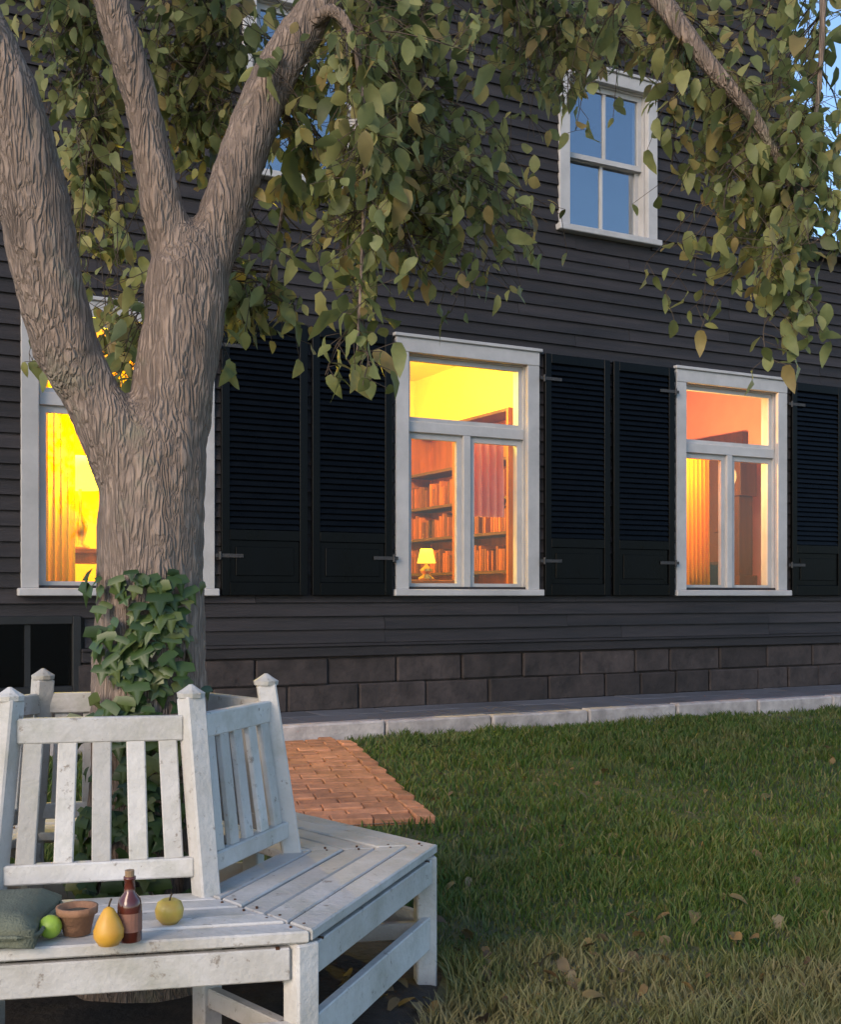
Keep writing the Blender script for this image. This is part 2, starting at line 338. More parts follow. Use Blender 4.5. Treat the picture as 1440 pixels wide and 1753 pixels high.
# ------------------------------------------------------------------ house
house = thing('house', 'dark clapboard house with pale window trim and black shutters behind the lawn', 'house', P0, TH)
S0, S1 = -6.2, 3.66; HTOP = 7.7; WING1 = 13.0; WTOP = 4.62
WZ0, WZ1 = 1.20, 3.32; WW = .70
gwin = [-2.93, 0.0, 2.93, 5.86, -5.86]; uwin = [-4.39, -1.46, 1.46]; UZ0, UZ1, UW = 4.42, 5.92, .545
bas = (-4.35, -3.22, .50, 1.06)
CAS = .12
def openings():
    o = [(c - WW + CAS * .9, c + WW - CAS * .9, WZ0 + .07, WZ1 - CAS * .9) for c in gwin if c > -5] + [(c - UW + .09, c + UW - .09, UZ0 + .06, UZ1 - .1) for c in uwin]
    o.append((bas[0] + .05, bas[1] - .05, bas[2] + .05, bas[3] - .05)); return o
def wall_panel(x0, x1, z0, z1, ops, t0, t1, mb):
    X = sorted({x0, x1} | {q for o in ops for q in o[:2] if x0 < q < x1}); Z = sorted({z0, z1} | {q for o in ops for q in o[2:] if z0 < q < z1})
    for i in range(len(X) - 1):
        run = None
        for k in range(len(Z) - 1):
            cx, cz = (X[i] + X[i + 1]) / 2, (Z[k] + Z[k + 1]) / 2
            solid = not any(o[0] < cx < o[1] and o[2] < cz < o[3] for o in ops)
            if solid and run is None: run = Z[k]
            if (not solid) and run is not None: mb.box(X[i], X[i + 1], t0, t1, run, Z[k]); run = None
        if run is not None: mb.box(X[i], X[i + 1], t0, t1, run, z1)
mb = MB(); wall_panel(S0, S1, .1, HTOP, openings(), 0, .16, mb); wall_panel(S1, WING1, .1, WTOP, openings(), 0, .16, mb)
mb.box(S0, S0 + .16, .16, 7, .1, HTOP); mb.box(S1 - .16, S1, .16, 7, WTOP - .3, HTOP); mb.box(WING1 - .16, WING1, .16, 6, .1, WTOP); mb.box(S0, WING1, 6.9, 7.0, .1, WTOP)
wall = mb.build('wall', 'sheathing', house)
# stone footing, two courses of blocks
fm = MB().box(-.298, .298, -.05, 0, 0, .205).mesh('stone_block', .012); fm2 = MB().box(-.198, .198, -.05, 0, 0, .205).mesh('stone_block', .012)
for c in range(2):
    x = S0 + .1 + .13 * c
    while x < WING1 - .6:
        hwid = .3 if random.random() < .6 else .2
        xc = x + hwid
        if not (bas[0] - hwid < xc < bas[1] + hwid and c == 1): link('stone_block', fm if hwid == .3 else fm2, 'stone', wall, (xc, random.uniform(-.014, .004), .292 + c * .212 + random.uniform(-.004, .004)), (random.uniform(-.02, .02), random.uniform(-.008, .008), random.uniform(-.02, .02)))
        x += 2 * hwid + .008
MB().box(S0, WING1, -.028, 0, .28, .49).build('mortar', 'stone', wall); MB().box(bas[1] + .02, WING1, -.028, 0, .49, .72).build('mortar', 'stone', wall)
for x in (bas[1] + .17,): link('stone_block', fm2, 'stone', wall, (x, -.012, .504))
mb = MB(); mb.box(S0, WING1, -.075, 0, .722, .80); mb.box(S0, WING1, -.09, 0, .80, .822)
wt = MB(); wt.box(bas[1] + .0, WING1, -.075, 0, .722, .80); wt.box(bas[1] + .0, WING1, -.092, 0, .80, .822); wt.box(S0, bas[0], -.075, 0, .722, .80)
wt.build('water_table', 'clapboard', house, .004)
# clapboards
EXP = .108; cuts = [(c - WW + .06, c + WW - .06, WZ0 + .02, WZ1 - .06) for c in gwin] + [(c - UW + .05, c + UW - .05, UZ0 + .02, UZ1 - .05) for c in uwin] + [(bas[0] - .03, bas[1] + .03, bas[2], bas[3] + .01)]
boards = {}
def board(x0, x1, z):
    L_ = round(x1 - x0, 3)
    if L_ not in boards:
        v = [(0, -.034, 0), (L_, -.034, 0), (L_, 0, 0), (0, 0, 0), (0, -.010, EXP + .02), (L_, -.010, EXP + .02), (L_, 0, EXP + .02), (0, 0, EXP + .02)]
        mb = MB(); mb.add(v, CUBE_F); boards[L_] = mb.mesh('clapboard')
    link('clapboard', boards[L_], 'clapboard', wall, (x0, random.uniform(-.0025, 0), z + random.uniform(-.003, .003)), (0, random.uniform(-.0008, .0008), 0))
z = .826; row = 0
while z < 6.95:
    xe = S1 - .1 if z > WTOP - .12 else 8.2
    segs = [(-4.9, xe)]
    for c in cuts:
        if c[2] < z + EXP / 2 < c[3]:
            segs = [t for s in segs for t in ((s[0], min(s[1], c[0])), (max(s[0], c[1]), s[1])) if t[1] - t[0] > .05]
    for a, b in segs:
        cutx = a
        while b - cutx > 3.6:
            L_ = random.choice((1.8, 2.4, 3.0)) ; board(cutx, cutx + L_ - .003, z); cutx += L_
        board(cutx, b, z)
    z += EXP; row += 1
big = MB(); 
for a, b, z0, z1 in ((S0, -4.9, .826, HTOP - .02), (8.2, WING1, .826, WTOP - .1), (-4.9, S1 - .1, z, HTOP - .02)):
    k = z0
    while k < z1 - .03:
        big.add([(a, -.034, k), (b, -.034, k), (b, 0, k), (a, 0, k), (a, -.010, k + EXP), (b, -.010, k + EXP), (b, 0, k + EXP), (a, 0, k + EXP)], CUBE_F); k += EXP
tag(big.build('clapboard_siding', 'clapboard', wall), kind='stuff')
mb = MB(); mb.box(S1 - .11, S1 + .02, -.045, .12, WTOP + .12, HTOP); mb.build('corner_board', 'clapboard', house, .004)
mb = MB(); mb.box(S1 - .02, WING1 + .2, -.16, .3, WTOP - .02, WTOP + .02); mb.box(S1 - .02, WING1 + .2, -.19, .3, WTOP + .02, WTOP + .09); mb.build('cornice', 'clapboard', house, .004)
mb = MB(); mb.add([(S1, -.2, WTOP + .09), (WING1 + .2, -.2, WTOP + .09), (WING1 + .2, 7, WTOP + .5), (S1, 7, WTOP + .5), (S1, -.2, WTOP + .12), (WING1 + .2, -.2, WTOP + .12), (WING1 + .2, 7, WTOP + .55), (S1, 7, WTOP + .55)], CUBE_F)
mb.add([(S0 - .3, -.4, HTOP - .1), (S1 + .3, -.4, HTOP - .1), (S1 + .3, 3.5, 9.6), (S0 - .3, 3.5, 9.6), (S0 - .3, -.4, HTOP), (S1 + .3, -.4, HTOP), (S1 + .3, 3.5, 9.7), (S0 - .3, 3.5, 9.7)], CUBE_F)
mb.add([(S0 - .3, 3.5, 9.6), (S1 + .3, 3.5, 9.6), (S1 + .3, 7.4, HTOP - .1), (S0 - .3, 7.4, HTOP - .1), (S0 - .3, 3.5, 9.7), (S1 + .3, 3.5, 9.7), (S1 + .3, 7.4, HTOP), (S0 - .3, 7.4, HTOP)], CUBE_F)
mb.build('roof', 'roof', house)
# ground floor windows
def window(c, w, z0, z1, cas, tall, glass, label=None):
    wi = thing('window', None, None, (c, 0, 0)); wi.parent = house
    if label: wi['label'] = label
    mb = MB(); mb.box(-w, -w + cas, -.052, .0, z0 + .055, z1 - cas); mb.build('side_casing', 'trim', wi, .004)
    mb = MB(); mb.box(w - cas, w, -.052, .0, z0 + .055, z1 - cas); mb.build('side_casing', 'trim', wi, .004)
    mb = MB(); mb.box(-w, w, -.055, .0, z1 - cas, z1); mb.box(-w - .02, w + .02, -.075, .0, z1, z1 + .028); mb.build('head_casing', 'trim', wi, .004)
    mb = MB(); mb.box(-w - .025, w + .025, -.095, .06, z0, z0 + .055); mb.build('sill', 'trim', wi, .006)
    i0 = -w + cas; i1 = w - cas; b0 = z0 + .055; t1 = z1 - cas
    mb = MB(); mb.box(i0 - .02, i0 + .012, .002, .17, b0, t1); mb.box(i1 - .012, i1 + .02, .002, .17, b0, t1); mb.box(i0 + .012, i1 - .012, .002, .17, t1 - .012, t1 + .02); mb.build('jamb', 'trim', wi)
    i0 += .012; i1 -= .012; t1 -= .012
    def sash(a, b, p, q, nm='sash', y=.03, s=.05):
        m_ = MB(); m_.box(a, a + s, y, y + .04, p, q); m_.box(b - s, b, y, y + .04, p, q); m_.box(a + s, b - s, y, y + .04, p, p + s); m_.box(a + s, b - s, y, y + .04, q - s, q); m_.build(nm, 'trim', wi)
        link('pane', MB().box(a + s - .005, b - s + .005, y + .018, y + .022, p + s - .005, q - s + .005).mesh('pane'), glass, wi)
    if tall:
        tb = 2.60; mb = MB(); mb.box(i0, i1, .0, .10, tb - .045, tb + .045); mb.build('transom_bar', 'trim', wi, .004)
        mb = MB(); mb.box(-.035, .035, .0, .10, b0, tb - .045); mb.build('mullion', 'trim', wi, .004)
        sash(i0, i1, tb + .045, t1, 'transom_sash', s=.038); sash(i0, -.035, b0, tb - .045); sash(.035, i1, b0, tb - .045)
    else:
        mid = (b0 + t1) / 2; sash(i0, i1, mid - .02, t1, y=.03, s=.045); sash(i0, i1, b0, mid + .02, y=.075, s=.045)
        for y, p, q in ((.032, mid + .02, t1 - .05), (.077, b0 + .05, mid - .02)):
            mb = MB(); mb.box(-.012, .012, y, y + .03, p, q); mb.build('muntin', 'trim', wi)
    return wi
for c in gwin[:4]: window(c, WW, WZ0, WZ1, CAS, True, 'glass_lit' if c < 5 else 'glass_dark')
for c in uwin: window(c, UW, UZ0, UZ1, .11, False, 'glass_upper')
wi = thing('basement_window', None, None, ((bas[0] + bas[1]) / 2, 0, 0)); wi.parent = house; hw_ = (bas[1] - bas[0]) / 2
mb = MB(); mb.box(-hw_, -hw_ + .06, -.06, .02, bas[2], bas[3]); mb.box(hw_ - .06, hw_, -.06, .02, bas[2], bas[3]); mb.box(-hw_ + .06, hw_ - .06, -.06, .02, bas[2], bas[2] + .06); mb.box(-hw_ + .06, hw_ - .06, -.06, .02, bas[3] - .06, bas[3]); mb.build('frame', 'dark_frame', wi, .004)
for k in range(2): MB().box(-.2 + k * .4 - .02, -.2 + k * .4 + .02, -.03, .01, bas[2] + .06, bas[3] - .06).build('bar', 'dark_frame', wi)
MB().box(-hw_ + .055, hw_ - .055, -.012, -.008, bas[2] + .055, bas[3] - .055).build('pane', 'glass_dark', wi)
# shutters: two leaves between each pair of windows
SW = .70; SHT = WZ1 - WZ0 - .01
def make_shutter():
    s = thing('shutter', None, None); st = .065; zt = SHT
    for x in (0, SW - st): MB().box(x, x + st, -.032, 0, 0, zt).build('stile', 'shutter', s, .003)
    for a, b in ((0, .10), (.42, .50), (zt - .08, zt)): MB().box(st, SW - st, -.031, -.001, a, b).build('rail', 'shutter', s, .003)
    mb = MB(); mb.box(st, SW - st, -.016, -.008, .10, .42); mb.box(st + .05, SW - st - .05, -.026, -.016, .15, .37); mb.build('panel', 'shutter', s, .003)
    lm = MB().add([(st, -.030, -.03), (SW - st, -.030, -.03), (SW - st, -.024, -.03), (st, -.024, -.03), (st, -.009, .026), (SW - st, -.009, .026), (SW - st, -.003, .026), (st, -.003, .026)], CUBE_F).mesh('louver')
    n = 32
    for i in range(n): link('louver', lm, 'shutter', s, (0, 0, .535 + i * (zt - .08 - .56) / (n - 1)), None)
    return s
mat('iron', (.035, .033, .032), .6, .3, 20, .3)
hm = MB().box(-.05, .17, -.037, -.0325, -.014, .014).lathe([(.010, -.03), (.010, .03)], 10, (-.012, -.036, 0)).mesh('hinge', .001)
pr = make_shutter(); spots = [(g, x) for g in gwin[:3] + [5.86] for x in (g - WW - .045 - SW, g + WW + .045) if not (g == 5.86 and x > 5) and x > -4]
shs = [pr] + [copy_tree(pr) for _ in spots[1:]]
for (g, x), s_ in zip(spots, shs):
    s_.parent = house; s_.location = (x, -.045, WZ0 + .005)
    for zz in (.30, SHT - .22): link('hinge', hm, 'iron', s_, (0 if x > g else SW, 0, zz), None if x > g else (0, 0, 0)).scale = ((1 if x > g else -1), 1, 1)
# rooms
def room(c, hwid, z0, z1, dep, m, name='room'):
    mb = MB(); x0, x1 = c - hwid, c + hwid
    mb.box(x0 - .06, x0, .161, dep, z0, z1); mb.box(x1, x1 + .06, .161, dep, z0, z1); mb.box(x0 - .06, x1 + .06, dep, dep + .06, z0, z1); mb.box(x0 - .06, x1 + .06, .161, dep + .06, z1, z1 + .05)
    r_ = mb.build(name, m, house); MB().box(x0 - .06, x1 + .06, .161, dep + .06, z0 - .05, z0).build('room_floor', 'floor_wood', r_); return r_
FL = .92; CE = 3.72
room(-2.93, 1.38, 1.12, CE, 3.2, 'room_yellow'); room(0, 1.38, FL, CE, 3.6, 'room_orange'); room(2.93, 1.38, FL, CE, 3.4, 'room_peach')
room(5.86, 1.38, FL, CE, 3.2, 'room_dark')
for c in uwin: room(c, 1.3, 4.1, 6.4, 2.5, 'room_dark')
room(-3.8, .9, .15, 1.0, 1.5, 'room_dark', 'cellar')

def inside(name, label, cat, s, y, z, rz=0, group=None): return thing(name, label, cat, hw(s, y, z), TH + rz, group)
def lamp_light(parent, z, e, c, r=.06):
    l = bpy.data.lights.new('lamp_bulb', 'POINT'); l.energy = e; l.color = c; l.shadow_soft_size = r
    o = bpy.data.objects.new('lamp_bulb', l); col.objects.link(o); o.parent = parent; o.location = (0, 0, z); return o
def curtain(s, y, w, z0, z1, m, label, waves=7):
    v = []; f = []; n = 60
    for k in range(2):
        for i in range(n + 1):
            x = -w / 2 + w * i / n
            for zz, amp in ((z0, .045), ((z0 + z1) / 2, .038), (z1, .03)):
                v.append((x, math.sin(i / n * waves * 2 * math.pi) * amp + k * .006, zz - z0))
    m3 = 3
    for k in range(2):
        o = k * (n + 1) * m3
        for i in range(n):
            for j in range(2): q = (o + i * m3 + j, o + (i + 1) * m3 + j, o + (i + 1) * m3 + j + 1, o + i * m3 + j + 1); f.append(q if k else q[::-1])
    t = inside('curtain', label, 'curtain', s, y, z0); link('drape', pydata('drape', v, f, True), m, t)
    r_ = MB(); tube(r_, [(-w / 2 - .05, 0, z1 - z0 + .01), (0, 0, z1 - z0 + .01), (w / 2 + .05, 0, z1 - z0 + .01)], [.012, .012, .012], 8, 3); r_.build('rod', 'brass', t)
    b_ = MB(); b_.box(-w / 2 - .04, -w / 2 - .02, -y + .16, 0, z1 - z0, z1 - z0 + .02); b_.box(w / 2 + .02, w / 2 + .04, -y + .16, 0, z1 - z0, z1 - z0 + .02); b_.build('bracket', 'brass', t); return t
def pendant(s, y, drop, label, e, c, sm_):
    t = inside('pendant_lamp', label, 'lamp', s, y, CE - drop)
    MB().lathe([(.01, .17), (.01, drop)], 8).build('cord', 'brass', t); MB().lathe([(.055, drop - .03), (.055, drop)], 14).build('ceiling_rose', 'brass', t)
    MB().lathe([(.02, -.13), (.09, -.10), (.135, -.03), (.14, .02), (.11, .1), (.05, .15), (.03, .18)], 24).build('globe', sm_, t, smooth=True)
    lamp_light(t, -.22, e, c); return t
def table_lamp(s, y, z, label, e, c, sm_, h=.5):
    t = inside('table_lamp', label, 'lamp', s, y, z)
    MB().lathe([(.07, 0), (.075, .02), (.03, .05), (.05, min(.13, h * .3)), (.06, min(.19, h * .42)), (.025, min(.26, h * .55)), (.012, min(.3, h * .62)), (.012, h - .03)], 18).build('base', 'brass', t, smooth=True)
    rs_ = min(1, h / .45); MB().lathe([(.17 * rs_, h - .14 * rs_), (.172 * rs_, h - .14 * rs_), (.11 * rs_, h + .12 * rs_), (.108 * rs_, h + .12 * rs_)], 24).build('lamp_shade', sm_, t, smooth=True)
    lamp_light(t, h + .2, e, c); return t
def table(s, y, z0, w, dpt, h, label, m):
    t = inside('side_table', label, 'table', s, y, z0); MB().box(-w / 2, w / 2, -dpt / 2, dpt / 2, h - .035, h).build('table_top', m, t, .004)
    for i in (-1, 1):
        for j in (-1, 1): MB().box(i * (w / 2 - .05) - .02, i * (w / 2 - .05) + .02, j * (dpt / 2 - .05) - .02, j * (dpt / 2 - .05) + .02, 0, h - .035).build('leg', m, t)
    MB().box(-w / 2 + .04, w / 2 - .04, -dpt / 2 + .04, dpt / 2 - .04, h - .11, h - .035).build('apron', m, t); return t
YEL = (1, .76, .06); WRM = (1, .60, .22)
# room behind the tree: yellow
curtain(-3.36, .30, .34, 1.22, 3.15, 'curtain_yellow', 'bright yellow curtain at the left side of the window behind the tree')
table(-3.02, .95, 1.12, .7, .45, .45, 'wooden side table under the lamp in the yellow room', 'wood_orange')
table_lamp(-3.02, .95, 1.57, 'glowing yellow table lamp in the window behind the tree', 190, YEL, 'shade_yellow', .62)
# middle room
pendant(-.1, 1.4, .32, 'glowing globe lamp hanging near the ceiling of the middle room', 150, (1, .78, .16), 'bulb_globe')
bk = inside('bookcase', 'orange wooden bookcase along the side wall of the middle lit room', 'bookcase', 1.2, 2.1, FL, R(-90)); bk.scale = (1.28, 1, 1)
for x in (-.85, 0, .83): MB().box(x, x + .03, -.16, .16, 0, 2.1).build('side_panel', 'wood_orange', bk)
for z in (.02, .5, .88, 1.22, 1.6, 2.07): MB().box(-.819, -.001, -.155, .15, z, z + .03).build('shelf', 'wood_dark', bk); MB().box(.031, .829, -.155, .15, z, z + .03).build('shelf', 'wood_dark', bk)
MB().box(-.85, .86, .151, .165, 0, 2.1).build('back_panel', 'wood_orange', bk)
for zsh in (.53, .91, 1.25):
    for x0 in (-.80, .05):
        x = x0
        while x < x0 + .70:
            tw = random.uniform(.025, .055); hgt = random.uniform(.18, .27)
            if random.random() < .82:
                tag(link('book', MB().box(0, tw - .002, -.10, .08, 0, hgt).mesh('book', .002), 'book', None, hw(1.2 - .02, 2.1 - x * 1.28, FL + zsh + .001), (0, 0, TH - R(90))), 'upright book on the ' + {.53: 'lower', .91: 'middle', 1.25: 'upper'}[zsh] + ' shelf in the ' + ('far' if x0 < 0 else 'near') + ' bay of the orange bookcase', 'book', 'books on the ' + {.53: 'lower', .91: 'middle', 1.25: 'upper'}[zsh] + (' far' if x0 < 0 else ' near') + ' shelf')
            x += tw
curtain(.33, .32, .46, 1.9, 2.56, 'curtain_rose', 'short dusty pink curtain in the right half of the middle window', 6)
table(-.28, .62, FL, .8, .4, .42, 'low wooden table inside the middle window', 'wood_orange')
table_lamp(-.06, .62, FL + .42, 'small amber table lamp low in the middle window', 4, (1, .62, .14), 'shade_amber', .22)
# right room
pendant(2.70, .80, .95, 'glowing globe lamp hanging in the peach room on the right', 78, (1, .60, .20), 'shade_warm')
curtain(2.74, .30, .36, 1.22, 2.62, 'curtain_amber', 'amber curtain at the left side of the rightmost window')
dr = inside('interior_door', 'brown framed door in the side wall of the peach room', 'door', 4.27, 1.72, FL, R(-90))
MB().box(-.42, .42, -.03, .01, 0, 2.0).build('leaf', 'door_paint', dr, .004)
for x in (-.52, .42): MB().box(x, x + .10, -.05, .03, 0, 2.1).build('frame', 'wood_dark', dr)
MB().box(-.42, .42, -.05, .03, 2.0, 2.1).build('frame', 'wood_dark', dr)
for x in (-.33, .05):
    for z, h in ((.15, .7), (1.0, .85)): MB().box(x, x + .28, -.042, -.03, z, z + h).build('panel', 'door_paint', dr, .006)
MB().lathe([(.01, 0), (.03, .02), (.03, .04), (.01, .06)], 12).build('knob', 'brass', dr, smooth=True, loc=(-.34, -.03, 1.0), rot=(R(90), 0, 0))
cb = inside('tall_clock', 'tall dark wooden clock case in the peach room', 'clock', 3.98, 1.02, FL, R(-90))
MB().box(-.17, .17, -.13, .13, 0, .5).build('plinth', 'wood_dark', cb, .006); MB().box(-.13, .13, -.10, .10, .5, 1.35).build('trunk_case', 'wood_dark', cb, .006); MB().box(-.17, .17, -.12, .12, 1.35, 1.78).build('hood', 'wood_dark', cb, .006)
MB().lathe([(.12, 0), (.12, .012)], 24).build('dial', 'trim', cb, loc=(0, -.118, 1.56), rot=(R(90), 0, 0))
ch = inside('armchair', 'black armchair back just inside the rightmost window', 'chair', 2.93, .62, FL)
MB().box(-.26, .26, -.22, .26, .2, .36).build('seat', 'black_leather', ch, .03); MB().box(-.26, .26, -.28, -.20, .2, .62).build('backrest', 'black_leather', ch, .03)
for x in (-.32, .26): MB().box(x, x + .06, -.26, .26, .12, .46).build('armrest', 'black_leather', ch, .02)
for x in (-.24, .24):
    for y in (-.2, .2): MB().box(x - .02, x + .02, y - .02, y + .02, 0, .2).build('leg', 'wood_dark', ch)

# ------------------------------------------------------------------ hexagonal tree seat
bench = thing('tree_bench', 'weathered white slatted bench built in a hexagon around the tree trunk', 'bench', BC)
def hx(phi, r, z=0): return Vector((r * math.sin(R(phi)), -r * math.cos(R(phi)), z))
RS, RI = .99, .50; ZS = .43; TOPZ = .885
def rb(z): return .535 - .075 * (z - .40) / .5            # radius of the leaning back at height z
screws = MB()
for k in range(6):
    a0, a1 = ROT - 60 + 60 * k, ROT + 60 * k; am = (a0 + a1) / 2; out = hx(am, 1).normalized(); tan = (hx(a1, 1) - hx(a0, 1)).normalized()
    npl = 5; step = (RS - RI) / npl
    for i in range(npl):
        r0, r1 = RI + i * step + .004, RI + (i + 1) * step - .005
        q = [hx(a0, r0) + tan * .003, hx(a1, r0) - tan * .003, hx(a1, r1) - tan * .003, hx(a0, r1) + tan * .003]
        dz = random.uniform(-.003, .003)
        MB().prism([(p.x, p.y) for p in q], ZS - .028 + dz, ZS + dz).build('seat_plank', 'bench_paint', bench, .004)
    mb = MB(); ri = RS - .022
    mb.beam(hx(a0, ri, ZS - .075) + tan * .04, hx(a1, ri, ZS - .075) - tan * .04, (0, 0, 1), .075, .024); mb.build('apron', 'bench_paint', bench, .003)
    mb = MB(); mb.beam(hx(a0, ri - .01, .165) + tan * .03, hx(a1, ri - .01, .165) - tan * .03, (0, 0, 1), .10, .026); mb.build('stretcher', 'bench_paint', bench, .003)
    mb = MB(); mb.beam(hx(a1, RI, ZS - .07), hx(a1, RS - .06, ZS - .07), (0, 0, 1), .07, .03); mb.build('bearer', 'bench_paint', bench, .003)
    mb = MB(); mb.beam(hx(a1, .52, .17), hx(a1, RS - .06, .17), (0, 0, 1), .05, .03); mb.build('stretcher', 'bench_paint', bench, .003)
    mb = MB(); mb.beam(hx(a1, RS - .045, -.02), hx(a1, RS - .045, ZS - .031), hx(a1, 1), .062, .062); mb.build('leg', 'bench_paint', bench, .005)
    mb = MB(); mb.beam(hx(a1, .535, -.02), hx(a1, .535, .42), hx(a1, 1), .058, .058); mb.beam(hx(a1, .535, .40), hx(a1, rb(.935), .935), hx(a1, 1), .057, .057); mb.build('post', 'bench_paint', bench, .005)
    MB().lathe([(.036, 0), (.038, .012), (.022, .022), (.005, .034)], 10).build('post_cap', 'bench_paint', bench, loc=hx(a1, rb(.935), .933))
    for z, hh in ((TOPZ - .03, .065), (.50, .05)):
        mb = MB(); mb.beam(hx(a0, rb(z), z) + tan * .026, hx(a1, rb(z), z) - tan * .026, (0, 0, 1), hh, .032); mb.build('top_rail' if z > .7 else 'lower_rail', 'bench_paint', bench, .004)
    n = 5
    for i in range(n):
        t = (i + .5 + .06 * random.uniform(-1, 1)) / n; t = .06 + t * .88
        p0 = hx(a0, rb(.52), .522).lerp(hx(a1, rb(.52), .522), t); p1 = hx(a0, rb(.82), .825).lerp(hx(a1, rb(.82), .825), t)
        MB().beam(p0, p1, tan, .048, .018).build('back_slat', 'bench_paint', bench, .003)

for k in range(6):
    a0, a1 = ROT - 60 + 60 * k, ROT + 60 * k; tan = (hx(a1, 1) - hx(a0, 1)).normalized(); out = hx((a0 + a1) / 2, 1)
    for i in range(5):
        r0 = RI + (i + .5) * (RS - RI) / 5
        for e in (hx(a0, r0) + tan * .022, hx(a1, r0) - tan * .022): screws.lathe([(.0036, ZS - .004), (.0036, ZS + .0034)], 8, e)
    for z in (.30 + .02, .30 + .06):
        for e in (hx(a0, RS - .009) + tan * .075, hx(a1, RS - .009) - tan * .075): screws.beam(Vector((e.x, e.y, z + .03)) - out * .012, Vector((e.x, e.y, z + .03)) + out * .0005, (0, 0, 1), .009, .009)
tag(screws.build('screw_heads', 'wood_dark', bench), kind='stuff')
# things on the seat
def on_seat(px, d): return Vector(((px - CX) / F * d, d, ZS + .003))
t = thing('clay_pot', 'small brown clay pot on the bench seat', 'pot', on_seat(132, 2.66))
MB().lathe([(.030, 0), (.040, .045), (.046, .046), (.047, .062), (.040, .062), (.036, .03), (.01, .028)], 20).build('pot_body', 'clay', t, smooth=True)
MB().lathe([(.037, .048), (.02, .053), (.004, .055)], 16).build('pot_soil', 'soil', t)
t = thing('bottle', 'dark red glass bottle standing on the bench seat', 'bottle', on_seat(222, 2.60)); t.scale = (1.12, 1.12, .82)
MB().lathe([(.021, 0), (.024, .004), (.024, .095), (.021, .115), (.011, .132), (.010, .165), (.012, .167), (.012, .175)], 20).build('bottle_body', 'bottle_glass', t, smooth=True)
MB().lathe([(.009, .17), (.0095, .192)], 12).build('stopper', 'cork', t)
MB().lathe([(.0244, .03), (.0244, .08)], 20).build('paper_label', 'label_paper', t)
def fruit(name, label, cat, px, d, prof, m, stem):
    t = thing(name, label, cat, on_seat(px, d)); MB().lathe(prof, 20).build('flesh', m, t, smooth=True)
    if stem: mb = MB(); tube(mb, [(0, 0, stem - .004), (.002, 0, stem + .008), (.006, .002, stem + .018)], [.0025, .002, .0022], 6, 3); mb.build('stem', 'stem', t)
sph = lambda r, k=1.: [(max(.001, r * math.sin(math.pi * i / 10)), r * k * (1 - math.cos(math.pi * i / 10))) for i in range(11)]
fruit('lime', 'round green lime on the bench seat near the sage cushion', 'fruit', 86, 2.62, sph(.026), 'lime', 0)
fruit('pear', 'golden orange pear beside the dark red bottle', 'fruit', 186, 2.56, [(.004, 0), (.022, .004), (.032, .02), (.033, .036), (.026, .055), (.017, .072), (.011, .082), (.003, .087)], 'pear', .086)
fruit('apple', 'yellow apple on the bench seat right of the bottle', 'fruit', 290, 2.74, [(.004, .004), (.018, 0), (.031, .014), (.034, .032), (.028, .05), (.016, .057), (.002, .051)], 'apple', .052)
# cushion
t = thing('cushion', 'sage green seat cushion on the left end of the bench', 'cushion', on_seat(-48, 2.66) + Vector((0, 0, .0)), R(6))
bm = bmesh.new(); bmesh.ops.create_cube(bm, size=1); bmesh.ops.subdivide_edges(bm, edges=bm.edges[:], cuts=9, use_grid_fill=True)
for q in bm.verts:
    x, y, z = q.co; e = max(abs(x), abs(y)) * 2; th = .5 + .5 * math.sqrt(max(0, 1 - e ** 5)); q.co = (x * .34 * (1 - .06 * (1 - abs(y) * 2)), y * .30 * (1 - .06 * (1 - abs(x) * 2)), (z + .5) * .075 * th + .012 * (1 - th) + .004 * noise.noise(Vector((x * 6, y * 6, z))))
for q in bm.verts: q.co.z = max(q.co.z, 0)
me = bpy.data.meshes.new('cover'); bm.to_mesh(me); bm.free(); me.polygons.foreach_set('use_smooth', [True] * len(me.polygons)); link('cover', me, 'sage_fabric', t)
mb = MB(); rim = [(.165 * sx, .146 * sy, .03) for sx, sy in ((-1, -1), (0, -1.0), (1, -1), (1, 0), (1, 1), (0, 1), (-1, 1), (-1, 0), (-1, -.98))]; tube(mb, rim, [.005] * 9, 6, 4); mb.build('piping', 'sage_fabric', t)

# ------------------------------------------------------------------ the tree
tree = thing('tree', 'old tree with forked grey brown trunk rising through the hexagonal bench', 'tree', (BC.x + .08, BC.y + .13, 0))
TO = tree.location.copy()
def st(lst): return [at(px, py, Y) - TO for px, py, w_, Y in lst], [w_ / 2 / F * Y for px, py, w_, Y in lst]
mb = MB()
main = [(245, 1720, 290, 3.55), (248, 1560, 225, 3.55), (254, 1300, 196, 3.55), (257, 1100, 184, 3.55), (258, 900, 182, 3.55), (266, 770, 172, 3.55), (296, 670, 120, 3.57)]
left = [(244, 880, 120, 3.53), (207, 770, 122, 3.5), (158, 680, 100, 3.48), (116, 600, 112, 3.45), (86, 490, 118, 3.42), (50, 320, 124, 3.38), (18, 180, 112, 3.34), (-40, 40, 100, 3.3), (-110, -120, 92, 3.25), (-230, -400, 80, 3.1), (-330, -800, 50, 3.0)]
right = [(268, 820, 150, 3.56), (290, 690, 142, 3.57), (310, 580, 138, 3.59), (322, 480, 138, 3.62), (330, 410, 100, 3.64)]
midl = [(318, 500, 90, 3.62), (290, 400, 80, 3.6), (266, 300, 68, 3.57), (248, 200, 62, 3.55), (216, 90, 62, 3.52), (188, 0, 60, 3.5), (150, -130, 54, 3.45), (130, -400, 42, 3.4), (160, -800, 26, 3.4)]
rgt = [(330, 500, 100, 3.63), (366, 410, 90, 3.66), (398, 320, 84, 3.69), (432, 220, 78, 3.72), (466, 140, 74, 3.75), (512, 62, 72, 3.78), (566, -10, 68, 3.8), (640, -110, 60, 3.9), (760, -260, 50, 4.1), (900, -420, 38, 4.4)]
P_ends = []
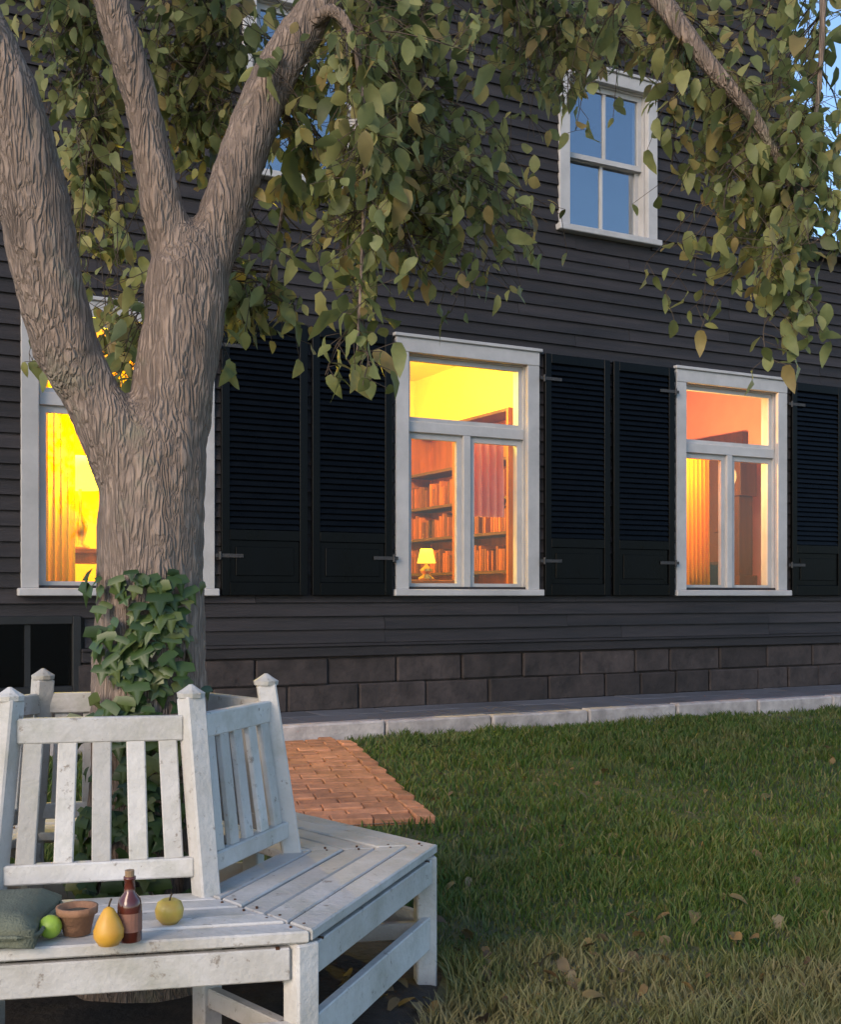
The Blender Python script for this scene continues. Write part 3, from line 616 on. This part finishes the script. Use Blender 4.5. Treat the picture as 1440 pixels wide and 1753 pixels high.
for L_ in (main, left, right, midl, rgt):
    P, rd = st(L_); tube(mb, P, rd, 14, 7, .10); P_ends.append(P)
trunk = mb.build('trunk', 'bark', tree, smooth=True)
md = trunk.modifiers.new('remesh', 'REMESH'); md.mode = 'VOXEL'; md.voxel_size = .012; md.use_smooth_shade = True
ms = trunk.modifiers.new('smooth', 'SMOOTH'); ms.iterations = 4
tx = bpy.data.textures.new('bark_relief', 'CLOUDS'); tx.noise_scale = .06; tx.noise_depth = 3
dm = trunk.modifiers.new('relief', 'DISPLACE'); dm.texture = tx; dm.strength = .016; dm.mid_level = .5; dm.texture_coords = 'LOCAL'
# limbs that leave the stems above the picture and droop back into it
limbs = [
    [(640, -110, 40, 3.9), (820, -210, 34, 4.1), (1000, -160, 28, 4.3), (1115, -20, 36, 4.15), (1205, 100, 30, 4.05), (1300, 215, 20, 4.05), (1375, 360, 9, 4.1)],
    [(760, -260, 38, 4.1), (1000, -330, 34, 4.6), (1250, -260, 28, 5.1), (1400, -120, 18, 5.3), (1480, 60, 8, 5.4), (1500, 220, 5, 5.4)],
    [(566, -10, 34, 3.8), (620, -60, 28, 4.0), (690, -20, 20, 4.15), (720, 90, 13, 4.2), (715, 240, 7, 4.22), (690, 400, 4, 4.22)],
    [(640, -110, 34, 3.9), (760, -120, 24, 4.5), (870, -40, 18, 4.9), (960, 20, 9, 5.1), (1060, 60, 5, 5.2)],
    [(150, -130, 34, 3.45), (260, -180, 26, 3.9), (330, -60, 16, 4.4), (350, 60, 8, 4.6), (345, 180, 5, 4.6)],
    [(-110, -120, 34, 3.25), (20, -200, 24, 3.8), (130, -80, 14, 4.3), (150, 60, 8, 4.5), (165, 200, 5, 4.5)],
    [(512, 62, 30, 3.78), (570, 20, 22, 3.7), (610, 90, 14, 3.68), (625, 260, 9, 3.66), (620, 430, 6, 3.66), (612, 600, 4, 3.66)],
    [(466, 140, 26, 3.75), (500, 250, 10, 3.95), (480, 380, 6, 4.05), (455, 500, 4, 4.1)],
    [(900, -420, 38, 4.4), (1150, -560, 30, 4.3), (1330, -380, 22, 4.1), (1400, -120, 14, 4.0), (1405, 120, 9, 4.0), (1375, 320, 6, 4.0), (1340, 520, 4, 4.0)],
    [(-230, -400, 50, 3.1), (-420, -620, 40, 2.8), (-700, -700, 24, 2.4)], [(130, -400, 36, 3.4), (380, -640, 26, 3.9), (640, -760, 14, 4.3)],
]
limbpaths = []
for L_ in limbs:
    mb = MB(); P, rd = st(L_); limbpaths.append(tube(mb, P, rd, 8, 7, .08)); mb.build('branch', 'bark', tree, smooth=True)
# twigs (one joined part) and leaves
def leafmesh(l=.075, w_=.048):
    v = []; f = []
    prof = [(0, .0), (.12, .55), (.32, .95), (.55, 1.0), (.78, .66), (.92, .28), (1, 0)]
    for t, ww in prof:
        z = -.18 * l * t * t; hwid = ww * w_ / 2
        v += [(-hwid, t * l, z + .22 * hwid), (0, t * l, z), (hwid, t * l, z + .22 * hwid)]
    for i in range(len(prof) - 1):
        for j in (0, 1): f.append((i * 3 + j, i * 3 + j + 1, (i + 1) * 3 + j + 1, (i + 1) * 3 + j))
    return pydata('leaf', v, f, True)
def curl(me, k, t):
    for q in me.vertices:
        x, y, z = q.co; q.co.z = z - k * y * y * 6 + t * x * y * 9 + .15 * k * math.sin(y * 160) * abs(x)
    return me
LMS = [leafmesh(), curl(leafmesh(.080, .042), .9, .5), curl(leafmesh(.066, .050), -.5, -.7), curl(leafmesh(.085, .054), 1.6, -.3)]
for q_ in LMS: q_.materials.append(M['leaf_single'])
LM = LMS[0]
LVS = [np.array([q.co[:] for q in k_.vertices]) for k_ in LMS]; LV = LVS[0]; LF = [tuple(p.vertices) for p in LM.polygons]
leaves = []; twmb = MB()
def leaf_at(p, droop=.8, out=None):
    yaw = random.uniform(0, 2 * math.pi); pit = -random.gauss(droop, .45); rol = random.gauss(0, .7)
    m = Matrix.Translation(p) @ Matrix.Rotation(yaw, 4, 'Z') @ Matrix.Rotation(pit, 4, 'X') @ Matrix.Rotation(rol, 4, 'Y') @ Matrix.Scale(min(1.25, max(.42, random.gauss(.78, .2))), 4)
    leaves.append(m)
def twig(p0, p1, n, spread, r=.0022):
    p0, p1 = Vector(p0), Vector(p1); m = (p0 + p1) / 2 + Vector((random.uniform(-.05, .05), random.uniform(-.05, .05), (p1 - p0).length * .12))
    Q = tube(twmb, [p0, m, p1], [r * 1.6, r, r * .6], 4, 4)
    for i in range(n):
        q = Q[min(len(Q) - 1, 1 + int(random.random() * (len(Q) - 1)))]
        o = Vector((random.gauss(0, spread), random.gauss(0, spread), random.gauss(-.02, spread)))
        leaf_at(q + o); twmb.beam(q, q + o, (.3, .5, .2), .0018, .0018)
def near_limb(p):
    best = None
    for P in limbpaths + P_ends[1:]:
        for q in P:
            dd = (q - p).length + max(0, p.z - q.z) * 2
            if best is None or dd < best[0]: best = (dd, q)
    return best[1]
# leafy sprays: photo place, depth, sprays, leaves per spray, scatter (photo px), leaf scatter
spr = [
    (620, 60, 3.75, 7, 9, 60, .06), (700, 40, 4.1, 7, 9, 60, .07), (640, 200, 3.7, 8, 10, 50, .06), (700, 150, 4.1, 6, 9, 60, .07), (620, 330, 3.7, 7, 10, 45, .055), (690, 300, 4.2, 7, 9, 60, .07),
    (612, 440, 3.66, 4, 9, 26, .045), (612, 540, 3.66, 3, 8, 22, .04), (610, 635, 3.66, 3, 9, 24, .04), (775, 330, 4.3, 7, 9, 70, .07), (800, 410, 4.3, 5, 8, 60, .07), (750, 230, 4.3, 4, 8, 50, .06), (560, 130, 4.3, 6, 9, 50, .07),
    (740, 430, 4.25, 3, 8, 40, .06), (860, 60, 5.0, 4, 8, 60, .07), (960, 40, 5.1, 9, 9, 70, .08), (1050, 50, 5.2, 9, 9, 70, .08), (980, 130, 5.1, 5, 8, 45, .06), (930, 150, 5.1, 3, 7, 30, .06), (730, 60, 4.4, 5, 9, 60, .07),
    (1190, 40, 4.5, 7, 9, 60, .07), (1280, 60, 4.6, 8, 9, 60, .08), (1350, 20, 5.3, 3, 8, 40, .07), (1240, 160, 4.5, 8, 9, 50, .07), (1310, 175, 4.3, 5, 9, 45, .06), (1370, 230, 4.0, 3, 9, 30, .05),
    (1290, 260, 4.5, 8, 9, 60, .07), (1350, 330, 4.1, 8, 10, 50, .06), (1260, 360, 4.5, 6, 9, 60, .06), (1390, 400, 4.0, 5, 9, 35, .06), (1200, 340, 4.5, 3, 8, 40, .05), (1180, 460, 4.6, 3, 7, 34, .05), (1340, 450, 4.0, 6, 10, 40, .05), (1350, 540, 4.0, 5, 10, 34, .045), (1260, 450, 4.4, 3, 8, 50, .05), (1425, 330, 4.0, 2, 9, 20, .04), (1170, 230, 4.6, 2, 7, 40, .05),
    (330, 40, 4.5, 9, 10, 60, .08), (400, 60, 4.5, 7, 10, 55, .08), (340, 150, 4.6, 9, 10, 50, .08), (350, 260, 4.6, 5, 9, 40, .07), (350, 330, 4.6, 3, 8, 30, .05), (110, 40, 4.4, 8, 10, 50, .08), (140, 150, 4.5, 7, 10, 40, .07), (170, 280, 4.5, 5, 9, 36, .06), (190, 400, 4.5, 5, 9, 34, .06), (250, 30, 4.5, 6, 10, 50, .08), (190, 540, 4.5, 3, 8, 30, .05),
    (540, 240, 4.0, 5, 9, 50, .06), (480, 350, 4.05, 4, 9, 50, .06), (450, 520, 4.1, 5, 8, 40, .05), (400, 600, 4.0, 2, 7, 24, .04), (560, 340, 4.0, 4, 9, 40, .06), (890, 480, 4.4, 2, 7, 30, .05), (600, 140, 4.6, 6, 9, 60, .08),
]
spr += [(830, 370, 4.4, 5, 9, 50, .06), (870, 440, 4.5, 4, 8, 40, .05), (780, 460, 4.3, 4, 8, 40, .05), (880, 290, 4.6, 4, 8, 40, .06), (900, 180, 4.9, 4, 8, 40, .06), (200, 575, 4.3, 9, 12, 26, .045), (170, 540, 4.3, 6, 11, 26, .045), (215, 630, 4.2, 6, 10, 16, .035), (75, 600, 4.6, 5, 9, 22, .04), (975, 165, 4.8, 5, 9, 28, .05), (1010, 110, 4.8, 4, 9, 30, .05), (190, 590, 4.4, 5, 9, 24, .04), (185, 480, 4.4, 5, 9, 30, .05), (205, 640, 4.4, 3, 8, 18, .03), (110, 620, 4.6, 3, 8, 20, .04), (60, 560, 4.6, 4, 9, 30, .05), (20, 40, 4.2, 4, 9, 40, .06),
    (150, 220, 4.6, 6, 10, 34, .06), (290, 90, 4.7, 7, 10, 50, .07), (380, 160, 4.7, 7, 10, 40, .07), (330, 220, 4.7, 5, 10, 34, .06), (590, 60, 4.2, 8, 10, 50, .07), (660, 120, 4.0, 8, 10, 50, .07), (580, 260, 3.9, 6, 10, 40, .06), (660, 380, 4.0, 5, 10, 40, .06),
    (830, 300, 4.5, 5, 9, 50, .06), (780, 100, 4.6, 5, 9, 50, .07), (930, 90, 5.0, 6, 9, 40, .06), (1000, 20, 5.0, 6, 9, 50, .07), (1300, 110, 4.6, 7, 10, 60, .07), (1220, 250, 4.6, 6, 10, 50, .06), (1350, 300, 4.3, 4, 10, 40, .06), (1310, 390, 4.2, 6, 10, 50, .06), (1210, 420, 4.5, 4, 9, 40, .05), (560, 420, 3.9, 3, 8, 30, .05)]
for px, py, Y, ns, nl, scat, ls in spr:
    nl = int(nl * 1.45)
    for i in range(ns):
        p = at(px + random.gauss(0, scat), py + random.gauss(0, scat), Y + random.gauss(0, .16)) - TO
        q = near_limb(p + Vector((0, 0, .10))); lp = p + (q - p).normalized() * min((q - p).length, .9)
        if (q - p).length > .9: tube(twmb, [q, (q + lp) / 2 + Vector((0, 0, .03)), lp], [.005, .004, .003], 4, 3)
        twig(lp, p, nl, ls)
# crown overhead and around, out of the picture
for i in range(230):
    a = random.uniform(0, 2 * math.pi); rr = 3.4 * math.sqrt(random.random()); z = random.uniform(3.9, 7.2) + .4 * math.cos(a)
    p = Vector((.6 + rr * math.cos(a), .2 + rr * math.sin(a), z)); wp = p + TO
    if wp.y > .4 and CAMZ + 1020 / F * wp.y * 1.06 > wp.z and abs(wp.x) < .42 * wp.y: continue
    if ndist(wp.x, wp.y) < .7: continue
    q = near_limb(p); lp = p + (q - p).normalized() * min((q - p).length, .5)
    twig(lp, p, 8, .12)
tag(twmb.build('twigs', 'twig', tree), kind='stuff')
def visible(m):
    p = m.translation + TO
    if p.y < .5: return None
    x = CX + F * p.x / p.y; y = HY - F * (p.z - CAMZ) / p.y
    return p.y if (0 < x < 1440 and 0 < y < 1753) else None
vis = sorted([(visible(m) / m.to_scale()[0], i) for i, m in enumerate(leaves) if visible(m)])[:300]; keep = {i for _, i in vis}
big_v = []; big_f = []; base = 0; nlv = len(LV)
for i, m in enumerate(leaves):
    if i in keep:
        o = link('leaf', LMS[i % 4], None, tree); o.matrix_local = m
    else:
        A_ = np.array(m); big_v.append(LVS[i % 4] @ A_[:3, :3].T + A_[:3, 3]); big_f += [tuple(k + base for k in q) for q in LF]; base += nlv
tag(link('crown', pydata('crown', np.concatenate(big_v).tolist(), big_f, True), 'leaf_mass', tree), kind='stuff')

# ------------------------------------------------------------------ ivy at the trunk foot
ivy = thing('ivy', 'green ivy climbing the foot of the trunk behind the bench back', 'ivy', (TO.x, TO.y, 0))
iv = pydata('leaf', [(0, 0, 0), (-.022, .004, .002), (-.026, .022, .005), (-.012, .024, .002), (0, .05, -.004), (.012, .024, .002), (.026, .022, .005), (.022, .004, .002), (0, .022, .006)],
            [(0, 8, 1), (1, 8, 2), (2, 8, 3), (3, 8, 4), (4, 8, 5), (5, 8, 6), (6, 8, 7), (7, 8, 0)], True); iv.materials.append(M['ivy_leaf'])
stm = MB()
for k in range(9):
    a = random.uniform(-1.15, 1.3); hgt = random.uniform(.75, 1.22); pts = []
    for i in range(7):
        z = hgt * i / 6; rr = .20 - .04 * min(1, z / .6) + .012; aa = a + .12 * math.sin(i * 1.3 + k); pts.append(Vector((rr * math.sin(aa) + .01, -rr * math.cos(aa), z)))
    tube(stm, pts, [.006, .005, .005, .004, .004, .003, .002], 5, 3)
stm.build('stems', 'twig', ivy)
for i in range(290):
    t = random.random(); z = .30 + .98 * t ** .95; a = random.gauss(.12, .62) * (1.0 - .25 * t)
    rr = .205 - .035 * min(1, z / .6) + random.uniform(.005, .09) * (1.25 - t)
    p = Vector((rr * math.sin(a), -rr * math.cos(a), z)); nrm = Vector((math.sin(a), -math.cos(a), .35)) + Vector((random.gauss(0, .35), random.gauss(0, .35), random.gauss(0, .3)))
    down = Vector((random.gauss(0, .45), 0, -1)); nrm.normalize(); yv = (down - nrm * down.dot(nrm)).normalized(); xv = yv.cross(nrm)
    o = link('leaf', iv, None, ivy); s_ = random.uniform(.8, 1.6)
    o.matrix_local = Matrix(((xv.x * s_, yv.x * s_, nrm.x * s_, p.x), (xv.y * s_, yv.y * s_, nrm.y * s_, p.y), (xv.z * s_, yv.z * s_, nrm.z * s_, p.z), (0, 0, 0, 1)))

# ------------------------------------------------------------------ grass
pa, pdv, ps = np.array(A), np.array(d), np.array(sdv)
def blades(n, x0, x1, y0, y1, hmin, hmax, wd):
    x = rng.uniform(x0, x1, n); y = rng.uniform(y0, y1, n)
    nd = (x - P0.x) * N.x + (y - P0.y) * N.y
    ok = (nd > KERBN + .03) & (np.hypot(x - BC.x, y - BC.y) > .98 + .06 * np.sin(3 * np.arctan2(y - BC.y, x - BC.x)))
    al = (x - pa[0]) * pdv[0] + (y - pa[1]) * pdv[1]; ac = (x - pa[0]) * ps[0] + (y - pa[1]) * ps[1]
    ok &= ~((al > -.02) & (al < LEN) & (ac > -.10) & (ac < WID))
    ok &= (np.abs(x) < .40 * y + .9)
    pn = np.array([noise.noise(Vector((a * .8, b * .8, 3))) for a, b in zip(x, y)])
    ok &= rng.random(n) < .75 + .6 * pn
    x, y, pn = x[ok], y[ok], pn[ok]; n = len(x); z = np.array([gz(a, b) for a, b in zip(x, y)]) - .004
    pc = np.array([noise.noise(Vector((a * 4.5, b * 4.5, 9))) for a, b in zip(x, y)])
    h = rng.uniform(hmin, hmax, n) * (1 + .5 * pn) * (1 + .8 * pc); yaw = rng.uniform(0, 2 * np.pi, n); lean = rng.uniform(.15, .9, n) * h; la = rng.uniform(0, 2 * np.pi, n); w2 = wd * rng.uniform(.7, 1.4, n) / 2
    dx, dy = np.cos(yaw) * w2, np.sin(yaw) * w2; lx, ly = np.cos(la) * lean, np.sin(la) * lean
    V = np.stack([np.stack([x - dx, y - dy, z], 1), np.stack([x + dx, y + dy, z], 1), np.stack([x + dx * .8 + lx * .35, y + dy * .8 + ly * .35, z + h * .6], 1), np.stack([x - dx * .8 + lx * .35, y - dy * .8 + ly * .35, z + h * .6], 1), np.stack([x + lx, y + ly, z + h], 1)], 1)
    return V.reshape(-1, 3)
V = np.concatenate([blades(150000, -2.4, 2.6, 2.3, 5.2, .03, .07, .006), blades(110000, -2.6, 4.8, 5.2, 10.5, .03, .06, .009), blades(30000, 1.0, 6, 8, 14, .03, .06, .012)])
nbld = len(V) // 5; idx = np.arange(nbld) * 5
F4 = np.stack([idx, idx + 1, idx + 2, idx + 3], 1); F3 = np.stack([idx + 3, idx + 2, idx + 4], 1)
me = bpy.data.meshes.new('grass'); me.vertices.add(len(V)); me.vertices.foreach_set('co', V.ravel().astype(np.float32))
loops = np.concatenate([np.concatenate([F4, F3], 1).ravel()]); me.loops.add(len(loops)); me.loops.foreach_set('vertex_index', loops.astype(np.int32))
st_ = np.empty(nbld * 2, np.int32); st_[0::2] = np.arange(nbld) * 7; st_[1::2] = np.arange(nbld) * 7 + 4
me.polygons.add(nbld * 2); me.polygons.foreach_set('loop_start', st_); me.update(calc_edges=True); me.validate()
tag(link('grass', me, 'grass'), 'short dark green grass blades covering the lawn', 'grass', kind='stuff')
# fallen leaves in the foreground
fl = curl(leafmesh(.07, .05), 1.5, .6); fl.materials.append(M['litter']); nl = 0
while nl < 210:
    Y = random.triangular(3.2, 4.7, 3.25) if random.random() < .85 else random.uniform(4.6, 8.5); x = random.uniform(-.55, .39) * Y if Y < 4.6 else random.uniform(.0, .37) * Y
    if math.hypot(x - BC.x, Y - BC.y) < .6 or ndist(x, Y) < 1.1: continue
    o = link('fallen_leaf', fl, None, None, (x, Y, gz(x, Y) + random.uniform(.025, .045)), (random.gauss(0, .35), random.gauss(0, .35), random.uniform(0, 6.28))); s_ = random.uniform(.45, .95); o.scale = (s_, s_, s_)
    rr_ = math.hypot(x - BC.x, Y - BC.y)
    tag(o, *(('dry brown leaf on the bare soil beside the bench legs', 'leaf', 'leaves on the bare soil') if rr_ < 1.02 else ('dry brown leaf fallen on the worn foreground grass', 'leaf', 'leaves on the worn foreground grass') if Y < 4.6 else ('dry brown leaf fallen on the green lawn towards the house', 'leaf', 'leaves on the green lawn'))); nl += 1
print('bricks', nb, 'leaves', len(leaves), 'blades', nbld, 'clapboards', sum(o.name.startswith('clapboard') for o in col.objects))
